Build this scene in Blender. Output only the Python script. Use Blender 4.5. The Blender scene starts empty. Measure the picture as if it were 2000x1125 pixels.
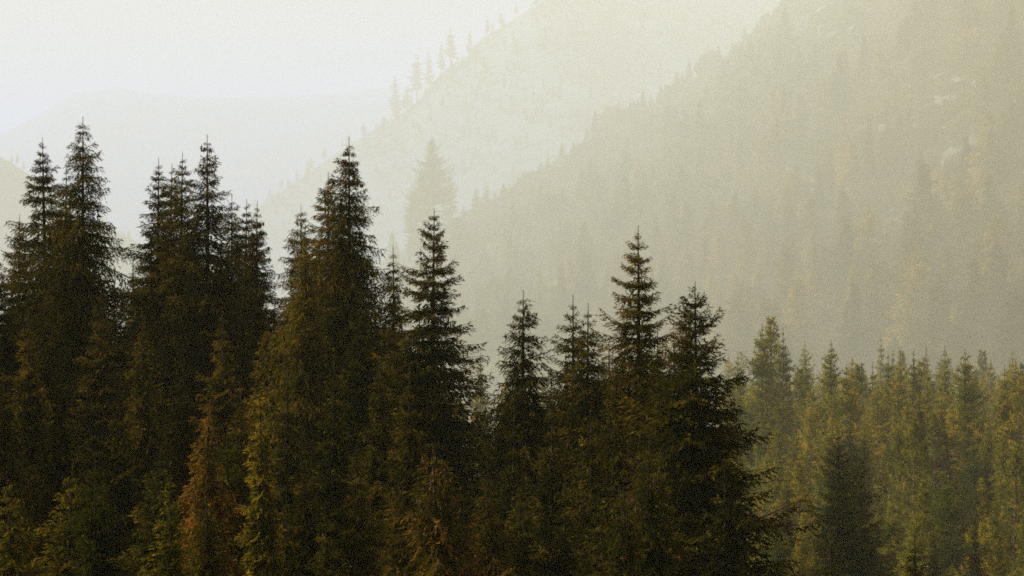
import bpy, math, random
import numpy as np

# ------------------------------------------------------------------ camera, sky, sun, exposure
scene = bpy.context.scene
FPX = 4722.0                       # focal length in photo pixels (2000 px wide), 85 mm lens
cam_d = bpy.data.cameras.new('camera')
cam_d.lens = 85.0
cam_d.sensor_width = 36.0
cam_d.clip_end = 20000
cam_d.clip_start = 0.5
cam = bpy.data.objects.new('camera', cam_d)
cam.location = (0, 0, 0)
cam.rotation_euler = (math.radians(90), 0, 0)
scene.collection.objects.link(cam)
scene.camera = cam

SUN_EL = math.radians(30)
SUN_AZ = math.radians(-66)         # clockwise from +Y (view direction): from the left
world = bpy.data.worlds.new('World')
scene.world = world
world.use_nodes = True
wn = world.node_tree
wn.nodes.clear()
sky = wn.nodes.new('ShaderNodeTexSky')
sky.sky_type = 'NISHITA'
sky.sun_disc = False
sky.sun_elevation = SUN_EL
sky.sun_rotation = SUN_AZ
sky.air_density = 1.0
sky.dust_density = 8.0
sky.ozone_density = 1.0
bg = wn.nodes.new('ShaderNodeBackground')
bg.inputs['Strength'].default_value = 0.05
wo = wn.nodes.new('ShaderNodeOutputWorld')
wn.links.new(sky.outputs['Color'], bg.inputs['Color'])
wn.links.new(bg.outputs['Background'], wo.inputs['Surface'])

sun_d = bpy.data.lights.new('sun', 'SUN')
sun_d.energy = 5.0
sun_d.angle = math.radians(0.6)
sun_d.color = (1.0, 0.952, 0.77)
sun = bpy.data.objects.new('sun', sun_d)
sv = np.array([math.cos(SUN_EL) * math.sin(SUN_AZ), math.cos(SUN_EL) * math.cos(SUN_AZ), math.sin(SUN_EL)])
sun.rotation_euler = (math.pi / 2 - SUN_EL, 0, math.pi - SUN_AZ)
sun.location = (-200, 80, 250)
scene.collection.objects.link(sun)

scene.view_settings.view_transform = 'Standard'
scene.view_settings.look = 'None'
scene.view_settings.exposure = 1.45
scene.view_settings.gamma = 1.0
HAZE_DENSITY = 1 / 1150.0
HAZE_COLOR = (1.0, 0.875, 0.48)
HAZE_G = 0.0

scene.cycles.max_bounces = 5
scene.cycles.diffuse_bounces = 2
scene.cycles.glossy_bounces = 1
scene.cycles.transmission_bounces = 2
scene.cycles.volume_bounces = 0
scene.cycles.use_denoising = False     # the photograph is grainy film; the haze keeps its own fine grain
scene.cycles.use_adaptive_sampling = False
scene.cycles.filter_width = 1.75
scene.cycles.sampling_pattern = 'BLUE_NOISE'
scene.cycles.sample_clamp_indirect = 2.0
scene.cycles.sample_clamp_direct = 6.0

C = scene.collection
rng = np.random.default_rng(7)
random.seed(7)


# ------------------------------------------------------------------ helpers
def at(px, py, Y):
    """a point at depth Y that lies on a sight line measured in the photograph"""
    return np.array([(px - 1000) / FPX * Y, Y, (562.5 - py) / FPX * Y])


def tag(o, label=None, cat=None, group=None, kind=None):
    if label: o['label'] = label
    if cat: o['category'] = cat
    if group: o['group'] = group
    if kind: o['kind'] = kind
    return o


def empty(name, loc, rz=0.0, s=1.0):
    o = bpy.data.objects.new(name, None)
    o.empty_display_size = 0.5
    o.location = [float(v) for v in loc]
    o.rotation_euler = (0, 0, float(rz))
    o.scale = (float(s),) * 3
    C.objects.link(o)
    return o


def link(name, me, parent=None, loc=None, rz=0.0, s=None):
    o = bpy.data.objects.new(name, me)
    C.objects.link(o)
    if parent is not None: o.parent = parent
    if loc is not None: o.location = [float(v) for v in loc]
    if rz: o.rotation_euler = (0, 0, float(rz))
    if s is not None: o.scale = (float(s),) * 3 if np.isscalar(s) else s
    return o


def poly_mesh(name, verts, faces, mat, smooth=False, tint=None):
    """faces: int array (n, k), every face with k corners"""
    verts = np.asarray(verts, dtype=np.float32)
    faces = np.asarray(faces, dtype=np.int32)
    n, k = faces.shape
    me = bpy.data.meshes.new(name)
    me.vertices.add(len(verts))
    me.vertices.foreach_set('co', verts.ravel())
    me.loops.add(n * k)
    me.loops.foreach_set('vertex_index', faces.ravel())
    me.polygons.add(n)
    me.polygons.foreach_set('loop_start', np.arange(0, n * k, k, dtype=np.int32))
    me.polygons.foreach_set('use_smooth', np.full(n, smooth, dtype=bool))
    if tint is not None:
        a = me.attributes.new('tint', 'FLOAT', 'FACE')
        a.data.foreach_set('value', np.asarray(tint, dtype=np.float32))
    me.materials.append(mat)
    me.update()
    return me


def vnoise(x, y, seed=0):
    """smooth value noise, vectorised, about -1..1"""
    xi = np.floor(x).astype(np.int64); yi = np.floor(y).astype(np.int64)
    fx = x - xi; fy = y - yi
    fx = fx * fx * (3 - 2 * fx); fy = fy * fy * (3 - 2 * fy)
    def h(a, b):
        v = (a * 374761393 + b * 668265263 + seed * 974634777) & 0x7fffffff
        v = ((v ^ (v >> 13)) * 1274126177) & 0x7fffffff
        return ((v ^ (v >> 16)) & 0xffff) / 32767.5 - 1
    return (h(xi, yi) * (1 - fx) + h(xi + 1, yi) * fx) * (1 - fy) + (h(xi, yi + 1) * (1 - fx) + h(xi + 1, yi + 1) * fx) * fy


def fbm(x, y, seed=0, oct=4):
    t = 0; a = 1.0
    for i in range(oct):
        t = t + a * vnoise(x * 2 ** i, y * 2 ** i, seed + i); a *= 0.5
    return t


# ------------------------------------------------------------------ materials
def mat_new(name):
    m = bpy.data.materials.new(name)
    m.use_nodes = True
    nt = m.node_tree
    nt.nodes.clear()
    out = nt.nodes.new('ShaderNodeOutputMaterial')
    return m, nt, out


def foliage_mat(name, cols, transl=0.25, tcol=None, nscale=0.6, rand=0.35):
    """cols: list of (pos, rgb) along the per-twig tint; translucent like needles against the light"""
    m, nt, out = mat_new(name)
    N = nt.nodes.new; L = nt.links.new
    at_ = N('ShaderNodeAttribute'); at_.attribute_name = 'tint'
    oi = N('ShaderNodeObjectInfo')
    tc = N('ShaderNodeTexCoord')
    no = N('ShaderNodeTexNoise'); no.inputs['Scale'].default_value = nscale; no.inputs['Detail'].default_value = 2
    L(tc.outputs['Object'], no.inputs['Vector'])
    a = N('ShaderNodeMath'); a.operation = 'MULTIPLY_ADD'
    L(no.outputs['Fac'], a.inputs[0]); a.inputs[1].default_value = 0.7; a.inputs[2].default_value = -0.35
    b = N('ShaderNodeMath'); b.operation = 'MULTIPLY_ADD'
    L(oi.outputs['Random'], b.inputs[0]); b.inputs[1].default_value = rand; b.inputs[2].default_value = -rand / 2
    c = N('ShaderNodeMath'); c.operation = 'ADD'; L(a.outputs[0], c.inputs[0]); L(b.outputs[0], c.inputs[1])
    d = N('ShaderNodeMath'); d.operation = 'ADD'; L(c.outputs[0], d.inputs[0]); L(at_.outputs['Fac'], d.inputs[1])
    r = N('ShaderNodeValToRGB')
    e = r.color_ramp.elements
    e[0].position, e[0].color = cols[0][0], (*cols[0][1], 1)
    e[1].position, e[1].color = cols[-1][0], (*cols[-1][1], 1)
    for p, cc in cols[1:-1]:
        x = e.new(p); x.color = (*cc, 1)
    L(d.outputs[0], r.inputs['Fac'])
    df = N('ShaderNodeBsdfDiffuse'); L(r.outputs['Color'], df.inputs['Color'])
    tr = N('ShaderNodeBsdfTranslucent')
    mx = N('ShaderNodeMix'); mx.data_type = 'RGBA'; mx.blend_type = 'MULTIPLY'; mx.inputs[0].default_value = 1.0
    L(r.outputs['Color'], mx.inputs[6]); mx.inputs[7].default_value = (*(tcol or (1.5, 1.25, 0.6)), 1)
    L(mx.outputs[2], tr.inputs['Color'])
    ms = N('ShaderNodeMixShader'); ms.inputs['Fac'].default_value = transl
    L(df.outputs[0], ms.inputs[1]); L(tr.outputs[0], ms.inputs[2])
    L(ms.outputs[0], out.inputs['Surface'])
    return m


def bark_mat(name, c1, c2, scale=3.0):
    m, nt, out = mat_new(name)
    N = nt.nodes.new; L = nt.links.new
    tc = N('ShaderNodeTexCoord'); mp = N('ShaderNodeMapping'); mp.inputs['Scale'].default_value = (6, 6, 0.8)
    L(tc.outputs['Object'], mp.inputs['Vector'])
    no = N('ShaderNodeTexNoise'); no.inputs['Scale'].default_value = scale; no.inputs['Detail'].default_value = 5
    L(mp.outputs[0], no.inputs['Vector'])
    r = N('ShaderNodeValToRGB'); r.color_ramp.elements[0].position = 0.35; r.color_ramp.elements[1].position = 0.7
    r.color_ramp.elements[0].color = (*c1, 1); r.color_ramp.elements[1].color = (*c2, 1)
    L(no.outputs['Fac'], r.inputs['Fac'])
    p = N('ShaderNodeBsdfPrincipled'); p.inputs['Roughness'].default_value = 0.95; p.inputs['Specular IOR Level'].default_value = 0.1
    L(r.outputs['Color'], p.inputs['Base Color'])
    bu = N('ShaderNodeBump'); bu.inputs['Strength'].default_value = 0.6; bu.inputs['Distance'].default_value = 0.03
    L(no.outputs['Fac'], bu.inputs['Height']); L(bu.outputs[0], p.inputs['Normal'])
    L(p.outputs[0], out.inputs['Surface'])
    return m


def ground_mat(name, cols, scale, rock=None):
    m, nt, out = mat_new(name)
    N = nt.nodes.new; L = nt.links.new
    tc = N('ShaderNodeTexCoord')
    no = N('ShaderNodeTexNoise'); no.inputs['Scale'].default_value = scale; no.inputs['Detail'].default_value = 9; no.inputs['Roughness'].default_value = 0.65
    L(tc.outputs['Object'], no.inputs['Vector'])
    r = N('ShaderNodeValToRGB'); e = r.color_ramp.elements
    e[0].position, e[0].color = 0.32, (*cols[0], 1)
    e[1].position, e[1].color = 0.70, (*cols[-1], 1)
    for i, cc in enumerate(cols[1:-1]):
        x = e.new(0.32 + 0.38 * (i + 1) / (len(cols) - 1)); x.color = (*cc, 1)
    L(no.outputs['Fac'], r.inputs['Fac'])
    n2 = N('ShaderNodeTexNoise'); n2.inputs['Scale'].default_value = scale * 22; n2.inputs['Detail'].default_value = 5
    L(tc.outputs['Object'], n2.inputs['Vector'])
    p = N('ShaderNodeBsdfPrincipled'); p.inputs['Roughness'].default_value = 1.0
    L(r.outputs['Color'], p.inputs['Base Color'])
    bu = N('ShaderNodeBump'); bu.inputs['Strength'].default_value = 0.8; bu.inputs['Distance'].default_value = 1.0
    L(n2.outputs['Fac'], bu.inputs['Height']); L(bu.outputs[0], p.inputs['Normal'])
    L(p.outputs[0], out.inputs['Surface'])
    return m


SPR = [(0.0, (0.007, 0.009, 0.0015)), (0.28, (0.020, 0.020, 0.002)), (0.55, (0.085, 0.064, 0.006)), (1.0, (0.27, 0.14, 0.014))]  # golden tips carry painted warm sunlight besides fresh growth
M_spruce = foliage_mat('spruce_needles', SPR)
M_sunlit_gold = foliage_mat('sunlit_gold_needles', [(0.0, (0.028, 0.032, 0.004)), (0.34, (0.060, 0.056, 0.006)), (0.60, (0.22, 0.15, 0.014)), (1.0, (0.52, 0.31, 0.035))], 0.32)  # low sun painted into the needle colour, over some yellowed foliage
M_olive = foliage_mat('olive_spruce_needles', [(0.0, (0.012, 0.016, 0.002)), (0.35, (0.034, 0.034, 0.004)), (0.60, (0.10, 0.078, 0.008)), (1.0, (0.26, 0.15, 0.018))], 0.3)
M_sunlit_rust = foliage_mat('sunlit_rusty_needles', [(0.0, (0.018, 0.020, 0.003)), (0.35, (0.046, 0.040, 0.005)), (0.58, (0.15, 0.078, 0.011)), (1.0, (0.36, 0.14, 0.02))], 0.3)  # brown needles plus warm sun patches painted into the colour
M_pine = foliage_mat('pine_needles', [(0.0, (0.022, 0.038, 0.003)), (0.28, (0.080, 0.090, 0.006)), (0.56, (0.22, 0.175, 0.011)), (1.0, (0.42, 0.20, 0.016))], 0.36, nscale=0.25)
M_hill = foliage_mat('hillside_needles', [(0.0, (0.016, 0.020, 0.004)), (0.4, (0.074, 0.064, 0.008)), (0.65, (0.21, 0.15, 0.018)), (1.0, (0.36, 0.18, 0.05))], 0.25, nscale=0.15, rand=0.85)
M_bush = foliage_mat('bush_leaves', [(0.0, (0.035, 0.038, 0.005)), (0.5, (0.105, 0.085, 0.010)), (1.0, (0.24, 0.15, 0.025))], 0.25, nscale=0.2, rand=0.7)
M_bark = bark_mat('spruce_bark', (0.020, 0.013, 0.007), (0.055, 0.034, 0.018))
M_redbark = bark_mat('pine_bark', (0.06, 0.035, 0.02), (0.17, 0.095, 0.05))
M_snag = bark_mat('bleached_wood', (0.32, 0.29, 0.25), (0.55, 0.52, 0.46))
M_cone = bark_mat('cone_scales', (0.07, 0.030, 0.012), (0.17, 0.075, 0.03), 8.0)
M_rock = ground_mat('rock', [(0.05, 0.040, 0.030), (0.085, 0.070, 0.053), (0.14, 0.118, 0.095)], 0.12)
M_floor = ground_mat('forest_floor', [(0.03, 0.028, 0.012), (0.06, 0.05, 0.022), (0.11, 0.085, 0.035)], 0.05)
M_hillg = ground_mat('hill_grass', [(0.03, 0.03, 0.008), (0.055, 0.046, 0.011), (0.075, 0.060, 0.015), (0.10, 0.078, 0.024)], 0.02)
M_mtn = ground_mat('mountain_forest', [(0.03, 0.04, 0.02), (0.06, 0.065, 0.03), (0.12, 0.11, 0.06)], 0.012)


# ------------------------------------------------------------------ the lie of the land
FY = np.array([-900, -120, -20, 0, 4, 9.4, 15.5, 24, 36, 60, 96, 220, 450, 900, 1400, 7000.])
FZ = np.array([30, 22, 3, -1.6, -1.8, -2.7, -4.1, -6.0, -8.2, -11.8, -16, -32, -55, -63, -57, -57.])
NK = 0.17    # the near stand: young trees, a sixth of the template size, close to the camera
GK = 0.30    # the grove
HK = 2.0     # the hill: larger and farther


def hill_h(x, y):
    x = np.asarray(x) / HK; y = np.asarray(y) / HK
    hp = -5.6 + 0.42 * x + 0.145 * (y - 700)
    hp = hp + 30 * (np.maximum(0, x - 20) / 120) ** 2
    yr = 990 + 0.8 * x
    hp = hp - np.maximum(0, y - yr) * 0.62
    hp = hp + 9.0 * np.exp(-((x - 165) / 45) ** 2 - ((y - 1085) / 90) ** 2)
    cap = 135.0
    hp = np.where(hp > cap, cap + 25 * (1 - np.exp(-(hp - cap) / 25.0)), hp)
    w = np.clip((y - 250) / 250, 0, 1)
    return HK * (hp + w * (3.2 * fbm(x / 60, y / 60, 3) + 1.2 * fbm(x / 14, y / 14, 11, 2)))


def ground_h(x, y):
    x = np.asarray(x, float); y = np.asarray(y, float)
    f = np.interp(y, FY, FZ) + 0.3 * fbm(x / 25, y / 25, 5, 3) * np.clip((np.abs(y) - 10) / 40, 0, 1)
    h = hill_h(x, y)
    k = 6.0
    m = np.maximum(f, h)
    return m + k * np.log1p(np.exp(-np.abs(f - h) / k)) - 0.0


def axis(a, b, step0, c, grow=1.045, smax=120):
    """grid lines between a and b, fine (step0) near c and coarser away from it"""
    out = [c]; s = step0; v = c
    while v < b: v += s; s = min(s * grow, smax); out.append(min(v, b))
    s = step0; v = c
    while v > a: v -= s; s = min(s * grow, smax); out.insert(0, max(v, a))
    return np.array(out)


def grid_mesh(name, xs, ys, zf, mat, smooth=True):
    X, Y = np.meshgrid(xs, ys)
    Z = zf(X, Y)
    v = np.stack([X, Y, Z], -1).reshape(-1, 3)
    nx, ny = len(xs), len(ys)
    i = np.arange(nx - 1); j = np.arange(ny - 1)
    I, J = np.meshgrid(i, j)
    a = (J * nx + I).ravel()
    f = np.stack([a, a + 1, a + nx + 1, a + nx], -1)
    return poly_mesh(name, v, f, mat, smooth)


xs = np.unique(np.concatenate([axis(-3000, -220, 10, -220, 1.08), np.arange(-220, 640, 9.0), axis(640, 3000, 9, 640, 1.08)]))
ys = np.unique(np.concatenate([axis(-900, -60, 8, -60, 1.1), np.arange(-60, 300, 6.0), np.arange(300, 2600, 13.0), axis(2600, 5900, 16, 2600, 1.1)]))
gm = grid_mesh('ground', xs, ys, ground_h, M_floor)
gm.materials.append(M_hillg)
# the open hillside carries grass, the valley a dark forest floor
cen = np.empty(len(gm.polygons) * 3, dtype=np.float32); gm.polygons.foreach_get('center', cen); cen = cen.reshape(-1, 3)
onhill = (hill_h(cen[:, 0], cen[:, 1]) > np.interp(cen[:, 1], FY, FZ) + 6) & (cen[:, 1] > 700)
gm.polygons.foreach_set('material_index', onhill.astype(np.int32))
tag(link('ground', gm), kind='structure')


def ridge(name, Y0, crest, front, seed, rough, xs, mat=M_mtn):
    """a mountain ridge: crest line (measured points) and slopes falling to both sides"""
    cx = np.array([at(px, py, Y0)[0] for px, py in crest]); cz = np.array([at(px, py, Y0)[2] for px, py in crest])
    def zf(X, Y):
        c = np.interp(X, cx, cz)
        d = np.abs(Y - Y0)
        z = c - d * front + rough * fbm(X / 70, Y / 70, seed, 5) * (0.35 + np.clip(d / 120, 0, 1))
        return np.maximum(z, -80)
    w = (cz.max() + 90) / front
    yy = np.unique(np.concatenate([np.arange(Y0 - w, Y0 + 60, 12.0), np.linspace(Y0 + 60, Y0 + w, 30)]))
    o = link(name, grid_mesh(name, xs, yy, zf, mat))
    tag(o, kind='structure')
    return zf


zf_mid = ridge('mountain', 2850, [(-200, 640), (200, 560), (420, 455), (600, 335), (700, 268), (780, 222), (838, 172), (850, 150), (880, 122), (915, 106), (932, 78), (985, 42), (1045, 2), (1100, -20), (1400, -24), (2200, -20), (4200, 0)], 0.62, 21, 7, np.arange(-900, 2000, 18.0))
zf_left = ridge('mountain', 2400, [(-2200, 120), (-900, 170), (-300, 215), (-60, 275), (0, 302), (40, 322), (70, 352), (130, 400), (220, 450), (360, 510), (600, 600), (900, 680)], 0.6, 33, 6, np.arange(-1900, 80, 20.0))
zf_far = ridge('mountain', 4300, [(-1600, 240), (-700, 300), (-250, 320), (0, 262), (60, 232), (140, 180), (230, 170), (330, 184), (480, 189), (640, 182), (760, 168), (950, 150), (1300, 150), (2600, 180)], 0.55, 47, 6, np.arange(-2700, 1900, 32.0))


# ------------------------------------------------------------------ tree building
def sprays(p, d, length, width, rg, flat=0.5):
    """needle sprays: at points p, along unit directions d, one slim triangle each -> (n,3,3)"""
    n = len(p)
    r = rg.normal(size=(n, 3)); r[:, 2] += flat * 1.5 * np.sign(rg.random(n) - 0.2)
    side = np.cross(d, r); side /= np.linalg.norm(side, axis=1, keepdims=True) + 1e-9
    L = np.asarray(length).reshape(-1, 1); W = np.asarray(width).reshape(-1, 1)
    k = rg.uniform(0.1, 0.45, (n, 1))
    return np.stack([p + side * W * 0.5, p + d * L, p - side * W + d * L * k], 1)


def unit(v):
    return v / (np.linalg.norm(v, axis=-1, keepdims=True) + 1e-9)


def branch_template(L, rg, hang=0.4, tw_sp=None, cl_sp=None, cl_len=None, cl_w=None, sag=0.25, up=0.28, width=0.46):
    """a conifer bough along +X: axis sagging then lifting at the tip, side twigs hanging from it. -> quads, tints, axis"""
    tw_sp = tw_sp or 0.080 + 0.031 * L
    cl_sp = cl_sp or 0.029 + 0.0185 * L
    cl_len = cl_len or min(0.11 + 0.036 * min(L, 3), 0.05 + 0.13 * L)
    cl_w = cl_w or 0.020 + 0.0080 * min(L, 3)
    def ax(s): return np.stack([s, 0 * s, -sag * s * s / L + up * s ** 3 / (L * L)], -1)
    S = np.arange(min(0.06 * L, 0.12), L, tw_sp * (0.7 + 0.3 * min(L, 1)))
    P, D, T = [], [], []
    for s in S:
        for sd in (-1, 1):
            if rg.random() < 0.10: continue
            lt = (width * (L - s) + 0.10 + 0.06 * L) * rg.uniform(0.6, 1.15)
            lt = min(lt, 0.34 * L + 0.12)
            an = math.radians(rg.uniform(38, 68))
            t = np.arange(0.03, lt, cl_sp)
            if len(t) == 0: continue
            h = hang * rg.uniform(0.5, 1.5)
            o = ax(np.array([s]))[0]
            q = np.stack([o[0] + np.cos(an) * t, sd * np.sin(an) * t * (1 - 0.3 * h), o[2] - h * t - 0.3 * h * t * t / max(lt, 0.1)], -1)
            dd = unit(np.array([np.cos(an), sd * np.sin(an), -h - 0.2]) + rg.normal(size=(len(t), 3)) * 0.45)
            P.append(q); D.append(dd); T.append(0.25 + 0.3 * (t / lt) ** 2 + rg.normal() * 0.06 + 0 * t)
    t = np.arange(0.1 * L, L, cl_sp * 0.7)
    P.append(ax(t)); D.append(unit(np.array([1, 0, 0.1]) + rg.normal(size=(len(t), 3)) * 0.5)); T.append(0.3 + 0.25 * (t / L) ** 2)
    P = np.concatenate(P); D = np.concatenate(D); T = np.concatenate(T)
    n = len(P)
    q = sprays(P, D, cl_len * rg.uniform(0.7, 1.3, n), cl_w * rg.uniform(0.7, 1.3, n), rg)
    return q, T, ax(np.linspace(0, L, 5))


CLASSES = np.array([0.14, 0.26, 0.45, 0.7, 1.0, 1.4, 1.9, 2.5, 3.2, 4.0])


def make_templates(seed, classes=CLASSES, var=4, **kw):
    rg = np.random.default_rng(seed)
    out = []
    for L in classes:
        k2 = dict(kw)
        out.append([branch_template(L, rg, **k2) for _ in range(var)])
    return classes, out


def tube(pts, rad, sides=5):
    """tapered tube along pts -> verts, quads"""
    pts = np.asarray(pts, float); n = len(pts)
    d = np.gradient(pts, axis=0); d = unit(d)
    ref = np.where(np.abs(d[:, 2:3]) > 0.8, np.array([[1, 0, 0.]]), np.array([[0, 0, 1.]]))
    u = unit(np.cross(d, ref)); w = np.cross(d, u)
    a = np.arange(sides) / sides * 2 * math.pi
    v = pts[:, None] + np.asarray(rad).reshape(-1, 1, 1) * (np.cos(a)[None, :, None] * u[:, None] + np.sin(a)[None, :, None] * w[:, None])
    f = []
    for i in range(n - 1):
        for j in range(sides):
            f.append((i * sides + j, i * sides + (j + 1) % sides, (i + 1) * sides + (j + 1) % sides, (i + 1) * sides + j))
    return v.reshape(-1, 3), np.array(f)


class Pieces:
    def __init__(s): s.v = []; s.f = []; s.n = 0
    def add(s, v, f): s.v.append(v); s.f.append(f + s.n); s.n += len(v)
    def mesh(s, name, mat, smooth=True): return poly_mesh(name, np.concatenate(s.v), np.concatenate(s.f), mat, smooth)


def conifer(name, H, slope, R, templates, seed, fol=None, bark=None, bare=0.04, sp=(0.22, 0.46), per=6, top_pitch=52, low_pitch=-14,
            lean=0.0, cones=0, gap=0.08, visible=None, jitter=0.16, limb=True, trunk_r=None, oneside=0.0, taper_low=0.15, cs=1.0, core=0, core_size=1.0):
    """spruce / fir: whorled boughs. Returns trunk mesh, crown mesh, cone mesh (or None); origin at the foot of the trunk."""
    fol = fol or M_spruce; bark = bark or M_bark
    rg = np.random.default_rng(seed)
    classes, tpl = templates
    Q, T = [], []
    P = Pieces(); cp = []
    bend = rg.uniform(-1, 1, 2) * 0.006 * H + np.array([lean, 0])
    def trunk_at(z):
        t = np.asarray(z) / H
        return np.stack([bend[0] * t * t, bend[1] * t * t, np.asarray(z) + 0 * t], -1)
    r0 = trunk_r or 0.011 * H + 0.03
    zz = np.linspace(-0.35, H, 9)
    tv, tf = tube(trunk_at(zz), r0 * (1 - np.clip(zz, 0, H) / H) ** 0.85 + 0.008, 8)
    P.add(tv, tf)
    d = 0.48
    k = 0
    while d < H * (1 - bare):
        t = d / H
        s = sp[0] + (sp[1] - sp[0]) * min(1, d / 3.5)
        step = s * rg.uniform(0.75, 1.25)
        n = int(round(per * (0.85 + 0.35 * min(1, d / 7)) * rg.uniform(0.8, 1.2))) if d > 1.0 else 6
        if visible and d > visible: step *= 3.0
        reach = R * (1 - math.exp(-slope * d / R)) * (1 - taper_low * max(0, t - 0.55) / 0.45)
        reach = max(0.04, reach - 0.09 * cs)
        pitch = low_pitch + (top_pitch - low_pitch) * math.exp(-d / 2.6)
        a0 = rg.uniform(0, 2 * math.pi)
        for i in range(n):
            if rg.random() < gap: continue
            az = a0 + 2 * math.pi * i / n + rg.normal() * 0.2
            L = reach * (1 + rg.normal() * jitter) * (1 + oneside * math.cos(az))
            inter = rg.random() < 0.20        # shorter shoots between the whorls
            if inter: L *= rg.uniform(0.35, 0.7)
            L = max(L, 0.07)
            dd = d + (rg.uniform(0, 1) if inter else rg.normal() * 0.10) * step
            pt = math.radians(pitch + rg.normal() * 7)
            Ls = L / max(0.55, math.cos(pt))
            c = int(np.argmin(np.abs(np.log(classes / Ls))))
            q, tt, axl = tpl[c][rg.integers(len(tpl[c]))]
            sc = Ls / classes[c]
            ca, sa, cpn, spn = math.cos(az), math.sin(az), math.cos(pt), math.sin(pt)
            M = np.array([[ca * cpn, -sa, -ca * spn], [sa * cpn, ca, -sa * spn], [spn, 0, cpn]]) * sc
            o = trunk_at(max(0.1, H - dd))
            Q.append(q.reshape(-1, 3) @ M.T + o)
            T.append(tt + rg.normal() * 0.08)
            if limb and Ls > 0.6:
                lv, lf = tube(axl[::2] @ M.T + o, np.linspace(0.010 + 0.010 * Ls, 0.005, 3), 3)
                P.add(lv, lf)
            if cones and d < 7 and Ls > 0.2:
                for _ in range(rg.poisson(cones * 1.7)):
                    u = rg.uniform(0.45, 1.0)
                    pnt = axl[0] * (1 - u) + axl[-1] * u
                    j = u * 4; j0 = min(int(j), 3); pnt = axl[j0] * (1 - (j - j0)) + axl[j0 + 1] * (j - j0)
                    cp.append(pnt @ M.T + o + rg.normal(size=3) * np.array([0.05, 0.05, 0.02]))
        d += step
        k += 1
    if core:        # fine twigs round the trunk, inside the boughs
        dm = min(visible or H, H * 0.95)
        u = rg.random(int(core * dm * 1.4)) ** 0.6 * (dm - 1.0) + 1.0
        rc = R * (1 - np.exp(-slope * u / R)) * (0.30 + 0.34 * np.clip((u - 2) / 6, 0, 1)) * np.sqrt(rg.random(len(u)))
        az = rg.uniform(0, 6.2832, len(u))
        dirn = np.stack([np.cos(az), np.sin(az), 0 * az], -1)
        pc = trunk_at(H - u) + dirn * rc[:, None]
        pc[:, 2] -= 0.12 * rc
        q = sprays(pc, unit(dirn + rg.normal(size=(len(u), 3)) * 0.6 + np.array([0, 0, -0.45])), core_size * (0.10 + 0.05 * np.minimum(u, 4)), core_size * (0.020 + 0.010 * np.minimum(u, 4)), rg)
        Q.append(q.reshape(-1, 3)); T.append(rg.normal(size=len(u)) * 0.08 + 0.22)
    # leader shoot
    nl = 16
    zt = np.linspace(H - 0.75, H - 0.02, nl)
    lp = trunk_at(zt)
    q = sprays(lp, unit(np.array([0, 0, 0.9]) + rg.normal(size=(nl, 3)) * 0.55), np.full(nl, 0.085) * cs, np.full(nl, 0.014) * cs, rg)
    Q.append(q.reshape(-1, 3)); T.append(np.full(nl, 0.5))
    V = np.concatenate(Q)
    n = len(V) // 3
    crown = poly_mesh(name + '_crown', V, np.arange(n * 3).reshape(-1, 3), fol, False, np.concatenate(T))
    trunk = P.mesh(name + '_trunk', bark)
    cone = None
    if cp:
        cp = np.array(cp); m = len(cp)
        ln = rg.uniform(0.13, 0.22, m); w = rg.uniform(0.026, 0.042, m)
        ang = np.arange(4) / 4 * 2 * math.pi
        v = np.empty((m, 6, 3)); v[:, 0] = cp; v[:, 5] = cp - np.stack([0 * ln, 0 * ln, ln], -1)
        for i in range(4):
            v[:, 1 + i] = cp + np.stack([np.cos(ang[i]) * w, np.sin(ang[i]) * w, -ln * 0.45], -1)
        f = []
        for i in range(4):
            f += [(0, 1 + i, 1 + (i + 1) % 4), (5, 1 + (i + 1) % 4, 1 + i)]
        F = (np.array(f)[None] + (np.arange(m) * 6)[:, None, None]).reshape(-1, 3)
        cone = poly_mesh(name + '_cones', v.reshape(-1, 3), F, M_cone, False)
    return trunk, crown, cone


def place_tree(name, meshes, loc, label, cat='spruce', group=None, rz=0.0, s=1.0):
    t = empty(name, loc, rz, s)
    tag(t, label, cat, group)
    link('trunk', meshes[0], t)
    link('crown', meshes[1], t)
    if len(meshes) > 2 and meshes[2]:
        tag(link('cones', meshes[2], t), kind='stuff')
    return t


T_norm = make_templates(1, hang=0.40)
T_hang = make_templates(2, hang=0.85, sag=0.40, up=0.30)
T_flat = make_templates(3, hang=0.22, sag=0.18, up=0.30, width=0.40)
T_loose = make_templates(4, hang=0.55, width=0.36)
TS = dict(n=T_norm, h=T_hang, f=T_flat, l=T_loose)

GS = 'tall spruces of the near stand'
GB = 'young spruces along the bottom edge'
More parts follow.
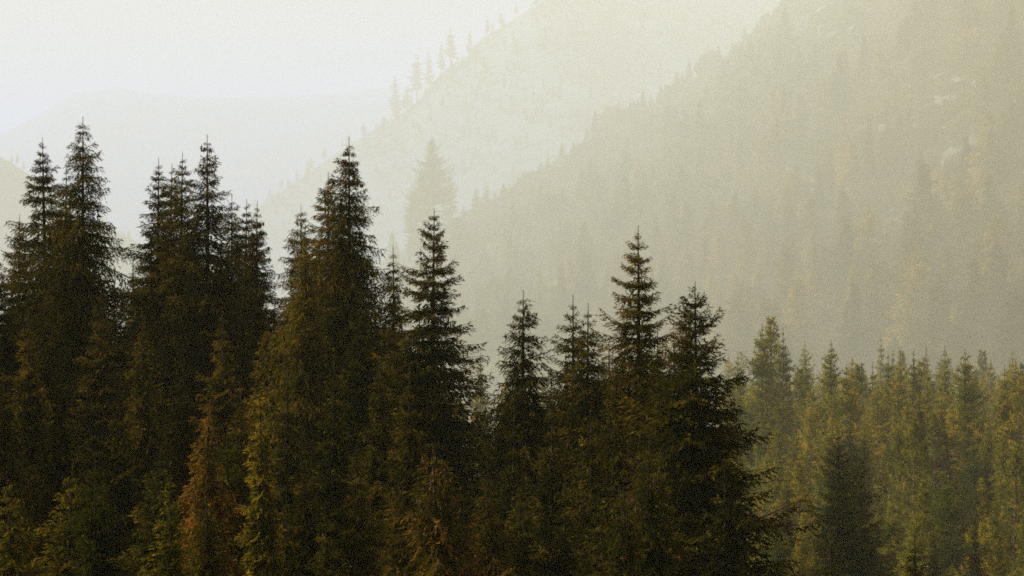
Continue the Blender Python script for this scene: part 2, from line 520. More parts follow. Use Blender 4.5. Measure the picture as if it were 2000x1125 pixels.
# tip x, tip y (photo px), depth, slope, radius, templates, foliage, cones, group, label
NEAR = [
    (30, 418, 114, .20, 2.3, 'n', 0, 1.4, GS, 'narrow brownish spruce at the left edge, loaded with cones'),
    (-8, 488, 106, .30, 3.0, 'n', 0, .3, GS, 'spruce cut off by the left picture edge, its pointed top lowest there'),
    (98, 268, 113, .27, 3.2, 'n', 0, .8, GS, 'tall spruce just left of the highest treetop, leaning on its neighbour'),
    (122, 320, 118, .22, 2.6, 'n', 0, .2, GS, 'thin spruce top peeping between the two tallest left spruces'),
    (161, 228, 107, .29, 3.7, 'h', 0, .9, GS, 'tallest spruce of all with open see-through boughs at left'),
    (303, 308, 114, .24, 2.9, 'n', 0, .5, GS, 'left one of the paired spruce tops left of centre-left spire'),
    (323, 318, 119, .18, 2.0, 'n', 0, .2, GS, 'slim spruce tip squeezed between the paired tops'),
    (346, 297, 113, .25, 3.0, 'n', 0, .5, GS, 'right one of the paired spruce tops, greenish and full'),
    (407, 262, 105, .25, 3.4, 'l', 0, .9, GS, 'spire-topped spruce with a long bare leader, left of the gap'),
    (452, 380, 117, .22, 2.4, 'n', 0, .2, GS, 'low spruce tip just right of the spire-topped spruce'),
    (475, 388, 118, .20, 2.3, 'n', 0, .2, GS, 'left twin of the two greenish tips before the pale gap'),
    (494, 392, 112, .22, 2.7, 'n', 0, .2, GS, 'right twin of the two greenish tips before the pale gap'),
    (591, 402, 112, .27, 2.8, 'h', 0, .3, GS, 'half hidden spruce right of the pale gap, drooping open boughs'),
    (642, 335, 105, .27, 3.1, 'n', 0, .8, GS, 'cone-laden spruce leaning against the tall central spruce'),
    (683, 266, 99, .27, 3.4, 'h', 0, 1.3, GS, 'tall central spruce with club-like cone-laden top'),
    (606, 446, 94, .22, 2.6, 'h', 3, .3, GS, 'olive-gold spruce with long drooping boughs before the central spruce'),
    (775, 480, 104, .21, 2.0, 'h', 0, .6, GS, 'small sparse spruce with hanging boughs beside the central spruce'),
    (839, 408, 93, .33, 3.3, 'f', 0, 1.0, GS, 'layered spruce with a fresh green leader at the clearing'),
    (1018, 566, 86, .28, 2.5, 'h', 0, 1.0, GS, 'spruce with clotted cone-hung boughs, first right of the clearing'),
    (1119, 576, 87, .24, 2.2, 'n', 0, .3, GS, 'left tip of the double-topped spruce pair right of the clearing'),
    (1142, 592, 82, .26, 2.4, 'n', 0, .2, GS, 'right tip of the double-topped spruce pair, fuller and greener'),
    (1250, 440, 83, .27, 3.0, 'f', 0, .3, GS, 'tallest spruce of the right group, dense even cone'),
    (1364, 550, 70, .37, 4.4, 'f', 0, .4, GS, 'darkest broad spruce at the right end of the near stand'),
    (1346, 580, 72, .16, 1.3, 'n', 0, .2, GS, 'short second tip beside the darkest broad spruce'),
    (1642, 838, 185, .28, 3.0, 'f', 3, .2, GS, 'lone dark spruce rising in front of the hazy pine grove'),
    (1672, 862, 191, .26, 2.6, 'f', 0, .2, GS, 'smaller spruce tucked against the lone dark spruce at right'),
    # young trees in front
    (398, 782, 60, .20, 1.9, 'h', 2, .3, GB, 'rusty open young spruce with one arching bough at bottom left'),
    (516, 748, 59, .13, 1.25, 'l', 1, 0, GB, 'slim golden-lit young spruce with a green top, bottom left of centre'),
    (330, 905, 53, .20, 1.25, 'l', 1, 0, GB, 'small brightly golden young spruce at the bottom edge'),
    (404, 938, 54, .20, 1.4, 'h', 2, 0, GB, 'young spruce with reddish stem right of the golden one'),
    (42, 922, 58, .26, 1.7, 'n', 3, 0, GB, 'dim young spruce in the bottom left corner'),
    (120, 905, 62, .24, 1.7, 'n', 3, 0, GB, 'dim young spruce with feathery tip, second from the left corner'),
    (188, 900, 60, .28, 1.8, 'n', 3, 0, GB, 'young spruce with two pale tufted tops, third from the left corner'),
    (276, 872, 63, .22, 1.6, 'n', 3, 0, GB, 'brown-tinged young spruce left of the golden one'),
    (448, 820, 64, .18, 1.4, 'n', 3, 0, GB, 'thin dark green young spruce between the rusty and slim golden ones'),
    (868, 868, 55, .36, 2.3, 'h', 2, 1.0, GB, 'rust-coloured young spruce hung with cones, bottom centre'),
    (948, 905, 64, .22, 1.6, 'h', 2, .4, GB, 'mixed green and rusty young spruce right of the bottom centre one'),
    (1004, 935, 66, .26, 1.8, 'n', 3, .2, GB, 'green young spruce in the notch below the clearing'),
    (1256, 856, 61, .22, 1.7, 'h', 2, .4, GB, 'orange-tipped young spruce before the right group'),
    (1228, 935, 58, .24, 1.6, 'h', 2, .3, GB, 'low rusty young spruce left of the orange-tipped one'),
    (1632, 1030, 62, .20, 1.2, 'l', 2, 0, GB, 'young spruce with two upright tips before the lone dark spruce'),
    (1792, 1045, 66, .24, 1.4, 'n', 0, 0, GB, 'dark young spruce top at the bottom edge, right'),
]
FOLS = [M_spruce, M_sunlit_gold, M_sunlit_rust, M_olive]
shared = {}
SHARE = {6: 2, 7: 5, 9: 8, 10: 2, 11: 0, 12: 4, 23: 16, 25: 24, 31: 30, 34: 32, 39: 38}      # thing that shares the crown of an earlier one
for i, (px, py, Y, sl, R, tk, fo, cn, grp, lab) in enumerate(NEAR):
    Y *= NK
    tip = at(px, py, Y)
    gz = float(ground_h(tip[0], Y))
    H = (tip[2] - gz) / NK
    if Y > 30: H *= 0.55; sz = NK / 0.55
    else: sz = NK
    vis = (1125 - py) / FPX * Y / sz + 1.5
    if i in SHARE:
        H0, ms = shared[SHARE[i]]
        place_tree('spruce_tree', ms, (tip[0], Y, gz), lab, 'spruce', grp, 1.7 * i, sz * H / H0)
        continue
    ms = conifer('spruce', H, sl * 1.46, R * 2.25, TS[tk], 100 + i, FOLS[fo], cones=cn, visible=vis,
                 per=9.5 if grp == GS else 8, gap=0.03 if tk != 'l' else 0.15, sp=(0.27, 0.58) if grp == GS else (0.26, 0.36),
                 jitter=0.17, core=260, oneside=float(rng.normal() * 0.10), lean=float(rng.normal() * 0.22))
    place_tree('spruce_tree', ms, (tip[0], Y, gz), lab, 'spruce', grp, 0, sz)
    shared[i] = (H, ms)

# spruces that fill the dark heart of the stand: a few own crowns, shared
fillers = []
for k, (H, sl, R, tk) in enumerate([(20, .30, 3.3, 'n'), (17, .30, 2.9, 'h'), (13, .32, 2.6, 'n')]):
    fillers.append((H, conifer('spruce', H, sl, R, TS[tk], 400 + k, M_spruce, per=10, sp=(0.3, 0.5), visible=11, core=380)))
FILL = [  # tip x, tip y, depth, which
    (60, 600, 92, 0), (235, 735, 78, 2), (200, 560, 100, 0), (280, 620, 90, 1), (440, 600, 92, 0), (360, 700, 80, 2), (120, 720, 80, 2), (10, 720, 82, 1),
    (520, 620, 96, 1), (560, 720, 84, 2), (700, 560, 88, 0), (740, 690, 80, 1), (650, 700, 76, 2), (800, 720, 78, 2), (470, 760, 74, 2),
    (1075, 760, 74, 2), (1160, 780, 72, 2), (1200, 700, 78, 1), (1300, 740, 74, 2), (1000, 800, 76, 2), (1420, 900, 66, 2), (1290, 880, 66, 2),
    (-15, 600, 124, 0), (25, 560, 126, 1), (75, 520, 122, 0), (115, 480, 126, 1), (150, 540, 120, 0), (190, 520, 124, 1), (225, 560, 121, 0),
    (262, 500, 124, 1), (290, 470, 122, 0), (325, 450, 126, 1), (365, 470, 121, 0), (395, 500, 118, 1), (430, 460, 124, 0), (465, 480, 121, 1), (505, 520, 119, 0), (535, 580, 116, 1),
    (565, 560, 118, 0), (600, 520, 116, 1), (630, 500, 114, 0), (665, 520, 112, 1), (695, 560, 110, 0), (728, 600, 108, 1), (755, 640, 106, 0), (785, 620, 108, 1), (815, 600, 104, 0), (845, 620, 102, 1), (868, 690, 98, 0),
    (985, 760, 96, 1), (1015, 700, 98, 0), (1045, 745, 95, 1), (1075, 720, 97, 0), (1105, 690, 95, 1), (1140, 700, 92, 0), (1170, 690, 94, 1), (1190, 660, 96, 0), (1218, 640, 93, 1), (1250, 620, 95, 0), (1285, 640, 92, 1), (1312, 650, 90, 0), (1335, 690, 86, 1), (1370, 700, 82, 0), (1395, 760, 78, 1), (1410, 830, 76, 1),
    (600, 880, 66, 2), (700, 860, 68, 2), (780, 940, 64, 2), (1100, 930, 66, 2), (1170, 960, 62, 2), (640, 980, 60, 2), (560, 960, 62, 2),
]
for px, py, Y, w in FILL:
    Y *= NK
    tip = at(px, py, Y)
    gz = float(ground_h(tip[0], Y))
    H, ms = fillers[w]
    zone = 'behind the left cluster of treetops' if px < 255 else 'behind the paired tops and the spire' if px < 545 else 'behind the central spruces' if px < 960 else 'inside the right group of spruces'
    lab = ('dark young spruce low in the shade ' if py > 700 and Y / NK < 90 else 'dark spruce half hidden ') + zone
    place_tree('spruce_tree', ms, (tip[0], Y, gz), lab, 'spruce',
               'shaded spruces ' + zone, rng.uniform(0, 6.28), (tip[2] - gz) / H)


# the stand goes on beyond the left edge: unseen spruces added as shade
sx, sy = -math.sin(-SUN_AZ), math.cos(SUN_AZ)      # horizontal direction towards the sun
for k in range(22):
    Y = 9.5 + 0.85 * k
    X = -0.212 * Y - 1.9 - rng.uniform(0, 3.2)
    # two gaps let the low sun through to the golden young spruces
    if any(abs((X - gx) * sy - (Y - gy) * sx) < 0.75 for gx, gy in ((-1.03, 10.0), (-1.28, 9.0))): continue
    gz = float(ground_h(X, Y))
    H, ms = fillers[k % 2]
    place_tree('spruce_tree', ms, (X, Y, gz), 'unseen spruce added beyond the left picture edge to shade the stand', 'spruce',
               'shading spruces beyond the left edge', rng.uniform(0, 6.28), rng.uniform(6.5, 8.6) / H)

# ------------------------------------------------------------------ pines of the hazy grove
def pine(name, H, R, seed, crown0=0.30, tuft=7, fol=None, narrow=1.0):
    rg = np.random.default_rng(seed)
    P = Pieces(); Q = []; T = []
    bend = rg.uniform(-1, 1, 2) * 0.012 * H
    def tr(z):
        t = np.asarray(z) / H
        return np.stack([bend[0] * t * t, bend[1] * t * t, np.asarray(z) + 0 * t], -1)
    zz = np.linspace(-0.6, H * 0.99, 8)
    v, f = tube(tr(zz), (0.012 * H) * (1 - np.clip(zz, 0, H) / H) ** 0.8 + 0.02, 7); P.add(v, f)
    d = 0.3
    while d < H * (1 - crown0):
        t = d / (H * (1 - crown0))
        reach = R * (1 - math.exp(-0.40 * narrow * d / R)) * (1 - 0.45 * max(0, t - 0.5) / 0.5) + 0.25
        pitch = 42 * math.exp(-d / 5) + 18 - 22 * t
        n = 5 if d > 1 else 4
        a0 = rg.uniform(0, 6.28)
        for i in range(n):
            if rg.random() < 0.12 + 0.1 * t: continue
            az = a0 + 6.283 * i / n + rg.normal() * 0.35
            L = reach * rg.uniform(0.7, 1.15)
            pt = math.radians(pitch + rg.normal() * 9)
            s = np.linspace(0, 1, 4)
            ax = np.stack([s * L * math.cos(pt), 0 * s, s * L * math.sin(pt) + 0.14 * L * s * s], -1)
            Rz = np.array([[math.cos(az), -math.sin(az), 0], [math.sin(az), math.cos(az), 0], [0, 0, 1]])
            o = tr(H - d)
            axw = ax @ Rz.T + o
            v, f = tube(axw, np.linspace(0.03 + 0.012 * L, 0.012, 4), 3); P.add(v, f)
            nt = int(4 + L * 8)
            u = 0.22 + 0.78 * rg.random(nt) ** 0.75
            c = np.stack([np.interp(u, s, ax[:, 0]), rg.normal(size=nt) * 0.24 * L * (1.1 - u), np.interp(u, s, ax[:, 2]) + rg.normal(size=nt) * 0.12], -1)
            base = np.repeat(c, tuft, 0)
            dv = rg.normal(size=(nt * tuft, 3)); dv = unit(dv) + np.array([0.5, 0, 0.95])
            q = sprays(base, unit(dv), rg.uniform(0.22, 0.42, nt * tuft), rg.uniform(0.022, 0.05, nt * tuft), rg, 0)
            Q.append(q.reshape(-1, 3) @ Rz.T + o)
            T.append(np.repeat(0.35 + rg.normal(size=nt) * 0.12, tuft) + rg.normal() * 0.06)
        d += rg.uniform(0.35, 0.62)
    V = np.concatenate(Q); n = len(V) // 3
    crown = poly_mesh(name + '_crown', V, np.arange(n * 3).reshape(-1, 3), fol or M_pine, False, np.concatenate(T))
    return P.mesh(name + '_trunk', M_redbark), crown


T_mid = make_templates(9, np.array([0.3, 0.6, 1.0, 1.6, 2.4, 3.4, 4.4]), 4, hang=0.12, tw_sp=0.22, cl_sp=0.085, cl_len=0.30, cl_w=0.042, sag=0.05, up=0.30, width=0.42)
def grove_tree(k, sl, R, low=4, bare=.12):
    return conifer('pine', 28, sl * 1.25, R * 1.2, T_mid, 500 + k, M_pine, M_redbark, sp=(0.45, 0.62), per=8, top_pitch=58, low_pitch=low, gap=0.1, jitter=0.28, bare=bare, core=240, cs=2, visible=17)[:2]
PINES = [(28, grove_tree(0, .30, 3.6)), (28, grove_tree(1, .38, 4.4, 8, .25)), (28, grove_tree(2, .25, 2.9)), (28, pine('pine', 28, 3.6, 4, .2)), (28, grove_tree(3, .22, 2.5, 0))]
GP = 'pines of the hazy grove at lower right'
GROVE = [
    (1440, 690, 330, 0, 'pale pine at the left end of the hazy grove'),
    (1488, 634, 320, 1, 'tall round-topped pine with a dark visible trunk, left in the grove'),
    (1508, 628, 335, 3, 'pale green pine top just behind the round-topped pine'),
    (1532, 642, 328, 2, 'pointed pine right of the round-topped pine in the grove'),
    (1572, 700, 325, 2, 'slim pine in the dip right of the tall grove clump'),
    (1622, 662, 300, 0, 'broad pine with a single blunt top, middle left of the grove'),
    (1664, 700, 290, 4, 'narrow pine close right of the blunt-topped one'),
    (1712, 735, 285, 0, 'lower pine between the narrow pine and the trio of tips'),
    (1736, 688, 310, 4, 'left tip of the trio in the middle of the grove'),
    (1757, 686, 305, 2, 'middle tip of the trio in the grove'),
    (1784, 682, 315, 2, 'right tip of the trio in the grove, paler'),
    (1812, 704, 280, 4, 'slim pine right of the trio in the grove'),
    (1846, 696, 310, 0, 'pale pine left of the tall pointed one at right'),
    (1882, 680, 262, 1, 'tall dark pointed pine, highest at the right of the grove'),
    (1958, 712, 258, 1, 'broad dome-topped pine near the right edge'),
    (1988, 745, 250, 3, 'pine at the right edge beside the dome-topped one'),
]
for px, py, Y, w, lab in GROVE:
    Y *= GK
    tip = at(px, py, Y); gz = float(ground_h(tip[0], Y))
    place_tree('pine_tree', PINES[w][1], (tip[0], Y, gz), lab, 'pine', GP, rng.uniform(0, 6.28), (tip[2] - gz) / PINES[w][0])
# lower rows of the grove, nearer to the camera
k2 = 0
for row, (Y0, y0, n) in enumerate([(760, 690, 15), (560, 708, 16), (400, 738, 16), (350, 745, 16), (300, 765, 15), (265, 790, 15), (235, 830, 15), (210, 870, 14), (185, 910, 14), (162, 970, 13), (140, 1030, 10)]):
    for i in range(n):
        px = 1420 + (i + rng.uniform(0, 1)) * 620 / n
        py = y0 + rng.normal() * (36 if row > 2 else 24) + (40 if px < 1560 else 0)
        Y = GK * Y0 * rng.uniform(0.95, 1.06)
        if abs(px - 1655) < 70 and Y < 180 * GK: continue
        w = int(rng.integers(5))
        tip = at(px, py, Y); gz = float(ground_h(tip[0], Y))
        rl = ['faint strip behind', 'faint strip behind', 'hindmost rows', 'hindmost rows', 'upper middle rows', 'upper middle rows', 'lower middle rows', 'lower middle rows', 'front rows', 'front rows', 'bottom edge'][row]
        if row > 2 and rng.random() < 0.22:        # dark spruces added among the pines to stand for shaded gaps
            place_tree('spruce_tree', fillers[k2 % 2][1], (tip[0], Y, gz), 'dark spruce added for a shaded gap among the right-hand grove pines', 'spruce', 'dark spruces in the grove', rng.uniform(0, 6.28), max(5, tip[2] - gz) / fillers[k2 % 2][0])
            k2 += 1
            continue
        place_tree('pine_tree', PINES[w][1], (tip[0], Y, gz), 'green-gold conifer among many in the %s of the right-hand grove' % rl if row > 1 else 'faint conifer in the strip just behind the tops of the right-hand grove', 'pine',
                   'pines in the %s of the grove' % rl, rng.uniform(0, 6.28), max(5, tip[2] - gz) / PINES[w][0])
# pines seen through the clearing between the two spruce groups
for px, py, Y, w, lab in [(928, 745, 250, 4, 'thin pale pine standing in the clearing between the spruce groups'),
                          (905, 800, 235, 0, 'pine at the left side of the clearing, behind the layered spruce'),
                          (952, 830, 215, 3, 'yellowish pine low in the clearing'),
                          (920, 880, 190, 0, 'green pine lowest in the clearing'),
                          (985, 720, 330, 2, 'pale pine behind the first spruce right of the clearing'),
                          (938, 690, 380, 4, 'faint pine highest in the clearing'),
                          (890, 760, 330, 1, 'pale pine hidden behind the layered spruce'),
                          (1060, 730, 320, 0, 'pale pine between the clotted spruce and the double-topped pair'),
                          (1180, 700, 330, 2, 'pale pine between the double-topped pair and the tall right spruce'),
                          (830, 740, 310, 3, 'pine glimpsed through the boughs of the layered spruce')]:
    Y *= GK
    tip = at(px, py, Y); gz = float(ground_h(tip[0], Y))
    place_tree('pine_tree', PINES[w][1], (tip[0], Y, gz), lab, 'pine', 'pines in the clearing', rng.uniform(0, 6.28), max(5, tip[2] - gz) / PINES[w][0])


# ------------------------------------------------------------------ hillside trees
HC = np.array([0.5, 1.0, 1.7, 2.6, 3.6])
T_far = make_templates(11, HC, 3, hang=0.35, tw_sp=0.5, cl_sp=0.2, cl_len=0.62, cl_w=0.16)
FIRS = []
for k, (sl, R) in enumerate([(.50, 4.6), (.40, 3.8), (.62, 5.4), (.54, 4.8), (.36, 3.3)]):
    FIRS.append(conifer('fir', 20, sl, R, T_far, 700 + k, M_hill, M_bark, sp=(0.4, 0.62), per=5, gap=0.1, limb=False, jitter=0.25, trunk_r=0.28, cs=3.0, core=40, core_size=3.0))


def bush_mesh(seed):
    rg = np.random.default_rng(seed)
    n = 800
    d = unit(rg.normal(size=(n, 3))); d[:, 2] = np.abs(d[:, 2]) * 1.0
    lobes = unit(rg.normal(size=(6, 3))); lobes[:, 2] = np.abs(lobes[:, 2])
    r = 1.3 + 0.8 * np.max((d @ lobes.T) ** 6, axis=1)
    p = d * (r * rg.uniform(0.55, 1.0, n) ** 0.5)[:, None]
    q = sprays(p, unit(d + rg.normal(size=(n, 3)) * 0.7), rg.uniform(0.3, 0.6, n), rg.uniform(0.12, 0.22, n), rg)
    return poly_mesh('bush_leaves', q.reshape(-1, 3), np.arange(n * 3).reshape(-1, 3), M_bush, False, 0.35 + rg.normal(size=n) * 0.13)


BUSHES = [bush_mesh(s) for s in (1, 2, 3)]

# skyline of the right-hand hill
def ridge_y(px, f=0.99):
    u = (px - 1000) / FPX
    return HK * (990 / (1 - 0.8 * u)) * f


SKY = [(1455, 50), (1500, 36), (1478, 72), (1430, 82), (1404, 84), (1380, 104), (1346, 112), (1322, 138), (1290, 164), (1256, 170), (1232, 196), (1206, 204),
       (1182, 226), (1163, 214), (1146, 246), (1120, 288), (1098, 274), (1070, 318), (1052, 342), (1038, 338), (1016, 362), (992, 364), (966, 374), (944, 398), (926, 418), (905, 408), (880, 440), (862, 470)]
for i, (px, py) in enumerate(SKY):
    Y = ridge_y(px, rng.uniform(0.975, 1.0))
    tip = at(px, py, Y); gz = float(ground_h(tip[0], Y))
    H = float(np.clip(tip[2] - gz, 16, 64))
    place_tree('fir_tree', FIRS[i % 5], (tip[0], Y, gz), 'hazy conifer standing on the skyline of the right-hand hill', 'conifer',
               'skyline conifers of the right-hand hill', rng.uniform(0, 6.28), H / 20)
    for dx in (-1, 1):
        X2 = tip[0] + dx * rng.uniform(4, 9); Y2 = Y * rng.uniform(0.985, 1.0)
        place_tree('fir_tree', FIRS[(i + dx) % 5], (X2, Y2, float(ground_h(X2, Y2))), 'hazy conifer standing on the skyline of the right-hand hill', 'conifer',
                   'skyline conifers of the right-hand hill', rng.uniform(0, 6.28), H * rng.uniform(0.45, 0.75) / 20)
# the big ghostly fir and its shoulders, left foot of the hill
for px, py, Y, w, lab in [(845, 266, 900, 1, 'tall ghostly fir fading in the mist above the layered spruce'),
                          (803, 372, 905, 2, 'misty fir forming the left shoulder of the ghostly tall fir'),
                          (878, 345, 915, 3, 'misty fir forming the right shoulder of the ghostly tall fir'),
                          (824, 330, 925, 1, 'slim misty fir just left of the ghostly tall fir'),
                          (768, 452, 880, 3, 'low faint fir left of the ghostly fir group')]:
    Y *= HK
    tip = at(px, py, Y); gz = float(ground_h(tip[0], Y))
    t = place_tree('fir_tree', PINES[w][1], (tip[0], Y, gz), lab, 'fir', 'ghostly firs in the mist', rng.uniform(0, 6.28), (tip[2] - gz) / 28)
    t.scale.x *= 1.4; t.scale.y *= 1.4

# scattered over the slope
cand = []
tries = 0
pts = []
while len(pts) < 2300 and tries < 50000:
    tries += 1
    Y = HK * math.sqrt(rng.uniform(200 ** 2, 1120 ** 2))
    u = rng.uniform(-0.05, 0.24)
    X = u * Y
    if Y > HK * 985 + 0.8 * X: continue
    hz = float(hill_h(np.array(X), np.array(Y)))
    if hz < float(np.interp(Y, FY, FZ)) + 2: continue
    px = 1000 + X / Y * FPX; py = 562.5 - hz / Y * FPX
    dens = 0.30 + 1.5 * float(fbm(np.array(X / 60), np.array(Y / 110), 61, 3))
    if px > 1540 and py < 170 and px < 1760: dens *= 0.12      # the rocky top
    if 1380 < px < 1720 and 380 < py < 620: dens *= 0.55     # open grassy slope
    if py > 600 or Y < 700: dens = 1.0
    if rng.random() > dens: continue
    pts.append((X, Y, hz))
sp_arr = np.array(pts)
order = np.argsort(sp_arr[:, 1])
indiv = set(int(k) for k in order[:240])
rest = []
for k, (X, Y, hz) in enumerate(pts):
    s = float(np.clip(rng.lognormal(0, 0.36), 0.4, 1.8)) * HK * (0.56 if 1000 + 0.8 * X / HK - Y / HK > 120 else 0.36)
    if k in indiv:
        px = 1000 + X / Y * FPX
        place_tree('fir_tree', FIRS[int(rng.integers(5))], (X, Y, float(ground_h(X, Y)) - 0.1), 'misty conifer low on the right-hand hill, ' + ('left of the grove tops' if px < 1440 else 'above the grove tops' if px < 1800 else 'near the right picture edge'), 'conifer',
                   'conifers low on the hill, ' + ('left' if px < 1440 else 'middle' if px < 1800 else 'right'), rng.uniform(0, 6.28), s * 1.3)
    else:
        rest.append((X, Y, float(ground_h(X, Y)) - 0.1, rng.uniform(0, 6.28), s, int(rng.integers(5))))


def scatter(name, items, protos, label, cat):
    """one mass of far trees: points with instances"""
    col = bpy.data.collections.new(name + '_kinds')
    for k, parts in enumerate(protos):
        # one mesh per kind: trunk and crown joined
        vs, fs, ts, n0 = [], [], [], 0
        mats = []
        me = bpy.data.meshes.new(name)
        allv, allf, mi, tint = [], [], [], []
        for j, p in enumerate(parts):
            v = np.empty(len(p.vertices) * 3, np.float32); p.vertices.foreach_get('co', v)
            f = np.empty(len(p.loops), np.int32); p.loops.foreach_get('vertex_index', f)
            k4 = len(p.loops) // len(p.polygons)
            f = f.reshape(-1, k4)
            if k4 == 4: f = np.concatenate([f[:, [0, 1, 2]], f[:, [0, 2, 3]]])
            allv.append(v.reshape(-1, 3)); allf.append(f + n0); n0 += len(p.vertices)
            mi.append(np.full(len(f), j, np.int32))
            if 'tint' in p.attributes:
                t = np.empty(len(p.polygons), np.float32); p.attributes['tint'].data.foreach_get('value', t)
            else: t = np.zeros(len(f), np.float32)
            tint.append(t); mats.append(p.materials[0])
        me = poly_mesh('%s_kind' % name, np.concatenate(allv), np.concatenate(allf), mats[0], False, np.concatenate(tint))
        for m in mats[1:]: me.materials.append(m)
        me.polygons.foreach_set('material_index', np.concatenate(mi))
        col.objects.link(bpy.data.objects.new('kind_%d' % k, me))
    it = np.array(items, dtype=np.float32)
    pm = bpy.data.meshes.new(name)
    pm.vertices.add(len(it)); pm.vertices.foreach_set('co', it[:, :3].ravel())
    for an, cidx, ty in (('rz', 3, 'FLOAT'), ('sc', 4, 'FLOAT'), ('pick', 5, 'INT')):
        a = pm.attributes.new(an, ty, 'POINT')
        a.data.foreach_set('value', it[:, cidx].astype(np.int32 if ty == 'INT' else np.float32))
    o = link(name, pm)
    tag(o, label, cat, None, 'stuff')
    g = bpy.data.node_groups.new(name + '_scatter', 'GeometryNodeTree')
    g.interface.new_socket('Geometry', in_out='INPUT', socket_type='NodeSocketGeometry')
    g.interface.new_socket('Geometry', in_out='OUTPUT', socket_type='NodeSocketGeometry')
    N = g.nodes.new; L = g.links.new
    gi = N('NodeGroupInput'); go = N('NodeGroupOutput')
    ci = N('GeometryNodeCollectionInfo'); ci.inputs['Collection'].default_value = col
    ci.inputs['Separate Children'].default_value = True; ci.inputs['Reset Children'].default_value = True
    ip = N('GeometryNodeInstanceOnPoints'); ip.inputs['Pick Instance'].default_value = True
    def na(nm, ty):
        x = N('GeometryNodeInputNamedAttribute'); x.data_type = ty; x.inputs['Name'].default_value = nm
        return x.outputs['Attribute']
    cx = N('ShaderNodeCombineXYZ'); L(na('rz', 'FLOAT'), cx.inputs['Z'])
    er = N('FunctionNodeEulerToRotation'); L(cx.outputs[0], er.inputs[0])
    L(gi.outputs[0], ip.inputs['Points']); L(ci.outputs[0], ip.inputs['Instance'])
    L(na('pick', 'INT'), ip.inputs['Instance Index']); L(er.outputs[0], ip.inputs['Rotation']); L(na('sc', 'FLOAT'), ip.inputs['Scale'])
    L(ip.outputs[0], go.inputs[0])
    md = o.modifiers.new('scatter', 'NODES'); md.node_group = g
    return o


scatter('distant_forest', rest, [(a, b) for a, b, _ in FIRS], 'hazy conifer forest covering the upper slope of the right-hand hill', 'forest')
bl = []
while len(bl) < 9000:
    Y = HK * math.sqrt(rng.uniform(400 ** 2, 1140 ** 2)); X = rng.uniform(-0.04, 0.24) * Y
    if Y > HK * 990 + 0.8 * X: continue
    hz = float(hill_h(np.array(X), np.array(Y)))
    if hz < float(np.interp(Y, FY, FZ)) + 2: continue
    bl.append((X, Y, float(ground_h(X, Y)) - 0.15, rng.uniform(0, 6.28), HK * float(rng.lognormal(0.1, 0.5)), int(rng.integers(3))))
M_lime = foliage_mat('lime_leaves', [(0.0, (0.12, 0.15, 0.012)), (0.5, (0.24, 0.27, 0.02)), (1.0, (0.36, 0.34, 0.04))], 0.3, nscale=0.2, rand=0.5)
lime = BUSHES[0].copy(); lime.materials.clear(); lime.materials.append(M_lime); BUSHES.append(lime)
for k in range(170):
    Y = HK * rng.uniform(520, 900); px = rng.normal(985, 55); X = (px - 1000) / FPX * Y
    if float(hill_h(np.array(X), np.array(Y))) > float(np.interp(Y, FY, FZ)) - 4:
        bl.append((X, Y, float(ground_h(X, Y)) - 0.15, rng.uniform(0, 6.28), HK * float(rng.lognormal(0.4, 0.4)), 3))
scatter('distant_bushes', bl, [(b,) for b in BUSHES], 'rounded bushes dotting the hazy right-hand hillside', 'bushes')

# trees on the paler mountain behind, seen against the sky
T_vfar = make_templates(12, HC, 3, hang=0.3, tw_sp=0.7, cl_sp=0.3, cl_len=0.9, cl_w=0.28)
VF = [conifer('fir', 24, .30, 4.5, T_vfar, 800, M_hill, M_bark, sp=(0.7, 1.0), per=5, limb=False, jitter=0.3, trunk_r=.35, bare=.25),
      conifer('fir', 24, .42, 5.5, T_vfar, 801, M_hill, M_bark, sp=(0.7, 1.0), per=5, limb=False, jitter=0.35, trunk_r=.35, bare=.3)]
for px, py, w, lab in [(880, 52, 1, 'faint round-topped tree highest on the pale mountain skyline'),
                       (862, 78, 0, 'faint tree just left of the round-topped one on the pale mountain'),
                       (918, 56, 0, 'small faint tree right of the round-topped one on the pale mountain'),
                       (814, 104, 1, 'faint tall oval tree standing alone down the pale mountain skyline'),
                       (838, 98, 0, 'thin faint tree right of the lone oval tree'),
                       (772, 142, 0, 'very faint tree lowest on the pale mountain skyline'),
                       (795, 165, 0, 'short very faint tree beside the lowest skyline tree'),
                       (952, 28, 0, 'small faint tree where the pale mountain meets the top edge'),
                       (978, 20, 1, 'low faint bushy tree near the top edge on the pale mountain')]:
    tip = at(px, py, 2840)
    gz = float(zf_mid(np.array([tip[0]]), np.array([2840.]))[0])
    H = float(np.clip(tip[2] - gz, 16, 75))
    place_tree('fir_tree', VF[w], (tip[0], 2840, gz - 0.3), lab, 'tree', 'trees on the pale mountain skyline', rng.uniform(0, 6.28), H / 24)
ml = []
for k in range(1500):
    X = rng.uniform(-400, 560); Y = 2850 - abs(rng.normal()) * 230 - 3
    gz = float(zf_mid(np.array([X]), np.array([Y]))[0])
    if gz < -20: continue
    ml.append((X, Y, gz - 0.3, rng.uniform(0, 6.28), float(rng.uniform(0.4, 0.95)), int(rng.integers(2))))
for k in range(700):
    X = rng.uniform(-1050, -280); Y = 2400 - abs(rng.normal()) * 150
    gz = float(zf_left(np.array([X]), np.array([Y]))[0])
    if gz < -20: continue
    ml.append((X, Y, gz - 0.3, rng.uniform(0, 6.28), float(rng.uniform(0.4, 0.8)), int(rng.integers(2))))
scatter('mountain_forest', ml, [(a, b) for a, b, _ in VF], 'barely visible forest on the pale far mountains', 'forest')


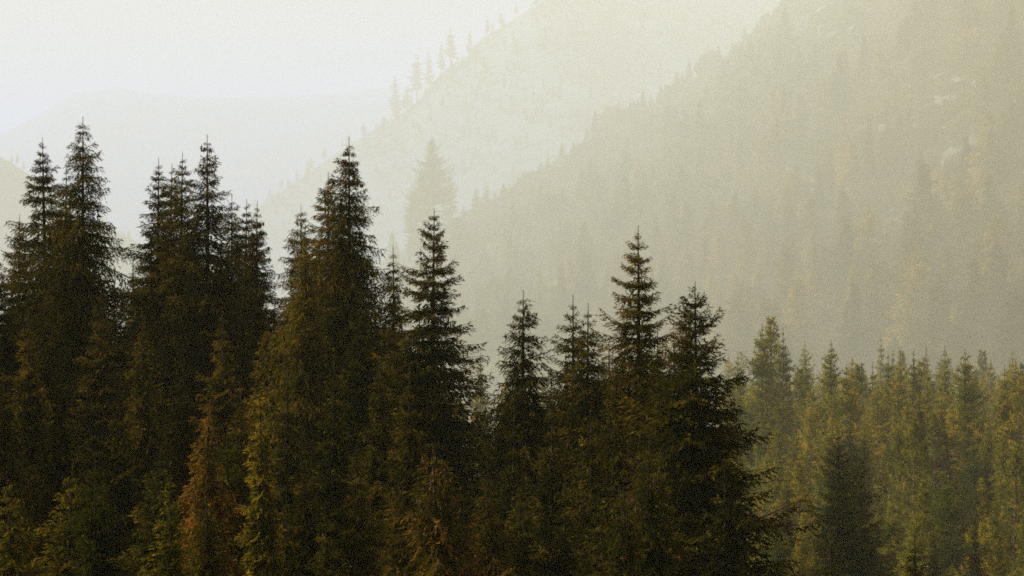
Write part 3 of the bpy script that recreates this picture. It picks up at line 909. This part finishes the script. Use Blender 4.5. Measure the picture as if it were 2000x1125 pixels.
# ------------------------------------------------------------------ rocks and snags on the hill
import bmesh
def rock_mesh(seed):
    bm = bmesh.new(); bmesh.ops.create_icosphere(bm, subdivisions=3, radius=1.0)
    rg = np.random.default_rng(seed)
    pl = unit(rg.normal(size=(9, 3))); ds = rg.uniform(0.55, 0.95, 9)
    for v in bm.verts:
        p = np.array(v.co)
        for a, dd in zip(pl, ds):
            e = p @ a - dd
            if e > 0: p = p - a * e * 0.92
        p *= 1 + 0.05 * float(fbm(np.array(p[0] * 2.2 + 9), np.array(p[1] * 2.2 + p[2] * 1.7), seed, 3))
        v.co = p
    me = bpy.data.meshes.new('rock'); bm.to_mesh(me); bm.free(); me.materials.append(M_rock)
    return me


ROCKS = [rock_mesh(s) for s in (5, 6, 7, 8)]


def on_hill(px, py):
    """where the sight line meets the slope"""
    Ys = np.linspace(700, 2500, 2400)
    X = (px - 1000) / FPX * Ys; Z = (562.5 - py) / FPX * Ys
    h = ground_h(X, Ys)
    i = int(np.argmax(h > Z))
    if h[i] <= Z[i]: return None
    return X[i], Ys[i], h[i]


for k, (px, py, s) in enumerate([(1590, 45, 6), (1622, 30, 7), (1560, 72, 5), (1655, 22, 6), (1612, 66, 5.5), (1640, 92, 5), (1680, 62, 5.5), (1575, 100, 4.5), (1700, 30, 5), (1668, 110, 4), (1545, 96, 4), (1730, 75, 4)]):
    h = on_hill(px, py)
    if h is None: continue
    s *= HK
    o = link('rock_outcrop', ROCKS[k % 4], None, (h[0], h[1], h[2] - 0.3 * s), rng.uniform(0, 6.28), (s * rng.uniform(.8, 1.5), s, s * rng.uniform(.7, 1.1)))
    o.rotation_euler[1] = rng.uniform(-.3, .5)
    tag(o, 'grey crag among the rocks on the top of the right-hand hill', 'rock', 'crags on the hilltop')
for k, (px, py, s, lab) in enumerate([(1508, 518, 1.6, 'small pale boulder in the middle of the hazy slope'), (1522, 552, 1.8, 'pale boulder just below the middle one on the slope'),
                                      (1606, 548, 1.7, 'pale boulder beside the bleached leaning snag')]):
    h = on_hill(px, py)
    if h is None: continue
    tag(link('boulder', ROCKS[k], None, (h[0], h[1], h[2] + 0.1), k * 1.3, (s * 1.5, s, s * 0.8)), lab, 'boulder')


def snag(px, py, h, lean, lab):
    q = on_hill(px, py)
    if q is None: return
    s = np.linspace(0, 1, 6)
    P = Pieces()
    v, f = tube(np.stack([lean * h * s, 0 * s, h * s - 0.4], -1), 0.28 * (1 - s) + 0.05, 6); P.add(v, f)
    o = empty('dead_snag', q); tag(o, lab, 'dead tree')
    link('trunk', P.mesh('snag_trunk', M_snag), o)
    for k in range(5):
        B = Pieces()
        z = h * (0.45 + 0.1 * k); az = k * 2.1
        b0 = np.array([lean * z, 0, z - 0.4]); d = np.array([math.cos(az), math.sin(az), 0.25]) * (1.4 - 0.15 * k)
        v, f = tube(np.stack([b0, b0 + d * 0.5, b0 + d]), np.array([0.07, 0.05, 0.02]), 4); B.add(v, f)
        link('branch', B.mesh('snag_branch', M_snag), o)


snag(1621, 580, 7.0, -0.35, 'short bleached snag leaning left, low on the slope')
snag(1662, 425, 12.0, -0.06, 'thin upright bleached snag in the middle of the slope')
snag(1545, 410, 7.0, 0.05, 'slender grey snag left of the tall one on the slope')

# ------------------------------------------------------------------ the smoky air
hx0, hx1, hy0, hy1, hz0, hz1 = -3100, 3100, -950, 6000, -90, 425
hv = [(x, y, z) for z in (hz0, hz1) for y in (hy0, hy1) for x in (hx0, hx1)]
hf = [(0, 2, 3, 1), (4, 5, 7, 6), (0, 1, 5, 4), (2, 6, 7, 3), (0, 4, 6, 2), (1, 3, 7, 5)]
m, nt, out = mat_new('haze_air')
pv = nt.nodes.new('ShaderNodeVolumePrincipled')
pv.inputs['Color'].default_value = (*HAZE_COLOR, 1)
pv.inputs['Density'].default_value = HAZE_DENSITY
pv.inputs['Anisotropy'].default_value = HAZE_G
pv.inputs['Absorption Color'].default_value = (1, 1, 1, 1)
nt.links.new(pv.outputs[0], out.inputs['Volume'])
tag(link('haze', poly_mesh('haze', hv, hf, m)), 'warm smoky haze filling the whole valley', 'haze', None, 'stuff')
